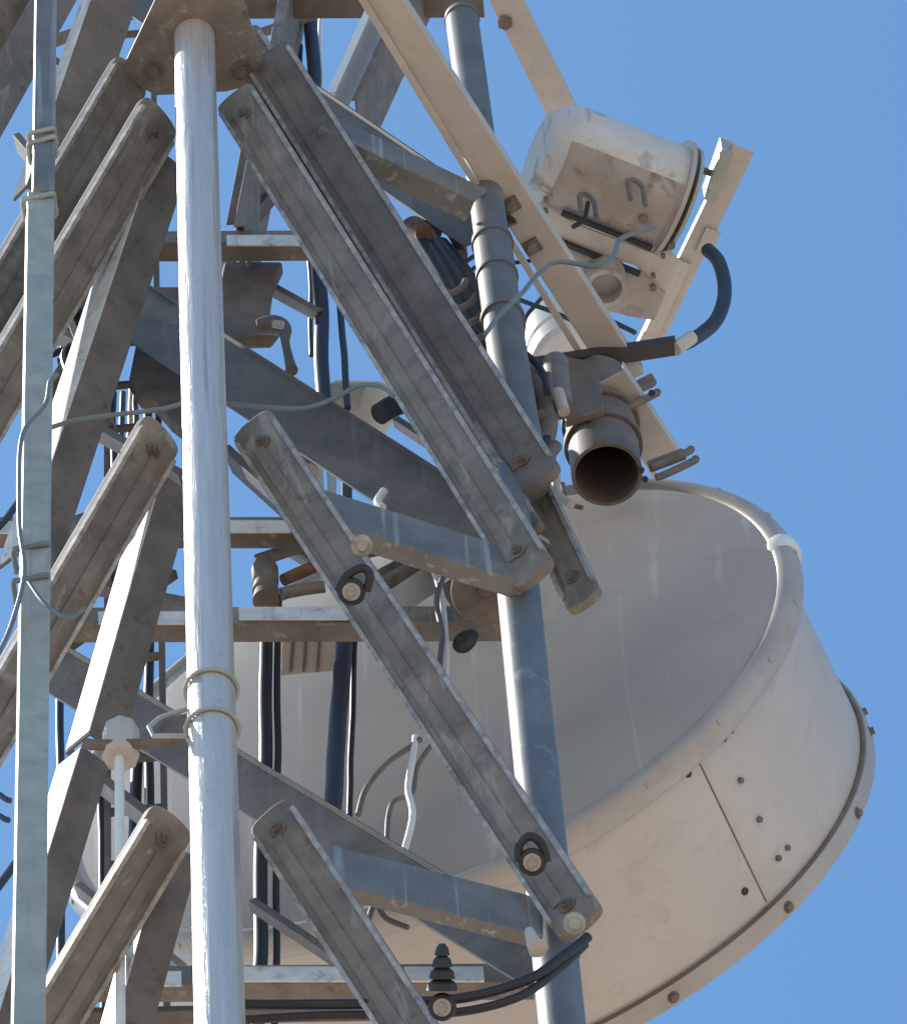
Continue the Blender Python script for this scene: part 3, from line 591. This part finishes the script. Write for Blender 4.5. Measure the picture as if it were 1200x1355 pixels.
for q in ((470, 640, 600, 700, 1.1, 10), (360, 640, 470, 560, 1.15, 9), (520, 560, 640, 640, 1.1, 9), (80, 400, 130, 520, 1.05, 10), (130, 420, 70, 520, 1.08, 8), (240, 320, 420, 420, 1.15, 12),
          (340, 745, 470, 700, 1.05, 14), (480, 790, 600, 726, 1.02, 16), (500, 700, 690, 800, 1.0, 13), (330, 700, 480, 790, 1.1, 12), (80, 700, 240, 640, 1.1, 11), (90, 860, 235, 760, 1.12, 11), (100, 1180, 240, 1290, 1.12, 12), (330, 1200, 480, 1300, 1.0, 11), (60, 60, 200, 10, 1.1, 14), (20, 190, 140, 330, 1.1, 12), (300, 60, 420, 20, 1.1, 10)):
    br((q[0], q[1], q[4]), (q[2], q[3], q[4] - .04), q[5], vh=.025, ma='dark' if q[5] % 2 else 'steel', name='secondary_brace')
for i, pts in enumerate(([(96, 402), (110, 440), (84, 470), (100, 520), (92, 560)], [(120, 400), (96, 430), (116, 470), (88, 510)], [(80, 430), (128, 436), (122, 470), (76, 478)])):
    cable(pts, 1.0 + .03 * i, 4.5, 'cable', ('long dark blue jumper snaking down through the knot of cables by the left rail', 'crossing dark blue jumper in the knot of cables by the left rail', 'looped dark blue jumper in the knot of cables by the left rail')[i])
for i, pts in enumerate(([(640, 560), (668, 600), (700, 612), (724, 580)], [(655, 470), (690, 466), (716, 490), (724, 520)], [(612, 430), (640, 440), (662, 470), (668, 520), (692, 560)])):
    cable(pts, .72 - .03 * i, (6, 5, 7)[i], 'black', ('black hose looping under the swivel joint', 'black hose arching over the swivel joint', 'thick black hose running from the cable bundle into the swivel joint')[i])
# small fittings seen through the lattice
b = nb(); lathe(b, P(500, 540, 1.3), Vector((-.6, .2, .45)), [(-.02, .06), (0, .09), (.16, .10), (.19, .07), (.2, .01)], n=36); tag(link('filter_canister', b, 'beige', smooth=True), 'beige rounded canister behind the blue-grey brace near the black connector', 'canister')
b = nb(); tube(b, px([(502, 548), (518, 538), (534, 532)], .9), .036, n=14); tag(link('connector', b, 'black', smooth=True), 'black barrel connector at the end of the teal-grey cable', 'connector')
b = nb(); tube(b, px([(340, 432), (362, 430), (376, 436), (378, 455), (386, 490)], .95), lambda f: .024 + .01 * sin(f * 6), n=14); tag(link('rubber_boot', b, 'dark', smooth=True), 'dark curved rubber boot just right of the bright leg, above the blue-grey brace', 'cable boot')
b = nb(); tube(b, px([(362, 428), (374, 430)], .9), .014, n=10, smooth=False); tag(link('bright_nut', b, 'zinc', smooth=True), 'small shiny nut on top of the dark rubber boot', 'nut')
q = P(352, 765, 1.0); b = nb(); lathe(b, P(352, 795, 1.0), Z, [(0, .03), (0, .042), (.05, .036), (.06, .042), (.11, .036), (.12, .042), (.2, .042), (.25, .03)], n=28); tag(link('cable_splice', b, 'brown', smooth=True), 'ribbed brown cable splice between the two rear struts right of the bright leg', 'splice')
for i, pts in enumerate(([(375, 768), (392, 760), (420, 748)], [(372, 786), (400, 780), (430, 776)])):
    b = nb(); tube(b, px(pts, 1.02), .02, n=12); tag(link('pipe_stub', b, 'rust' if i == 0 else 'steel', smooth=True), ['rusty pipe stub above the middle rear strut', 'grey pipe stub lying on the middle rear strut'][i], 'pipe')
b = nb(); tube(b, px([(508, 650), (500, 664), (506, 672)], .6), .014, n=10); tag(link('insulator', b, 'white', smooth=True), 'small white knob on the upper edge of the middle strut', 'insulator')
b = nb(); tube(b, px([(520, 640), (552, 668)], .75), .036, n=14, smooth=False); tag(link('pipe_stub', b, 'brown', smooth=True), 'brown pipe stub right of the small white knob', 'pipe')
b = nb(); tube(b, px([(396, 590), (402, 612), (408, 626)], .8), .034, n=14); tag(link('pipe_stub', b, 'beige', smooth=True), 'beige pipe stub left of the two white feeder lines', 'pipe')
GP = thing('ribbed_plate', 'beige ribbed plate hanging under the middle rear strut in front of the dish', 'plate', P(408, 870, 1.05))
zg = P(408, 860, 1.05).z; b = nb(); lo = [PZ(x, y, zg) for x, y in ((374, 846), (444, 846), (440, 888), (372, 894))]; prism(b, lo, [p + Z * .01 for p in lo]); link('plate', b, 'beige', GP)
for x in (388, 405, 423):
    b = nb(); box(b, PZ(x, 850, zg - .006), PZ(x - 3, 888, zg - .006), Vector((.009, 0, 0)), Z * .012); link('rib', b, 'brown', GP)
b = nb(); lo = px([(610, 792), (632, 770), (652, 812), (612, 814)], .88); prism(b, lo, [p + Vector((0, .03, .0)) for p in lo]); tag(link('small_wedge', b, 'zinc'), 'small pale grey triangular wedge on the middle rear strut', 'wedge')
for i, (x0, y0, x1, y1, ma, lab) in enumerate(((470, 790, 560, 742, 'brown', 'left brown slat slanting above the middle rear strut'), (520, 800, 580, 760, 'beige', 'beige slat slanting above the middle rear strut'), (590, 792, 640, 760, 'brown', 'right brown slat slanting beside the round joint plate'))):
    A, B = P(x0, y0, 1.0), P(x1, y1, 1.05); b = nb(); box(b, A, B, (B - A).cross(VIEW).normalized() * .085, VIEW * .01); tag(link('slat', b, ma), lab, 'slat')
for o in list(bpy.data.objects):
    if '_w' in o.keys(): del o['_w']
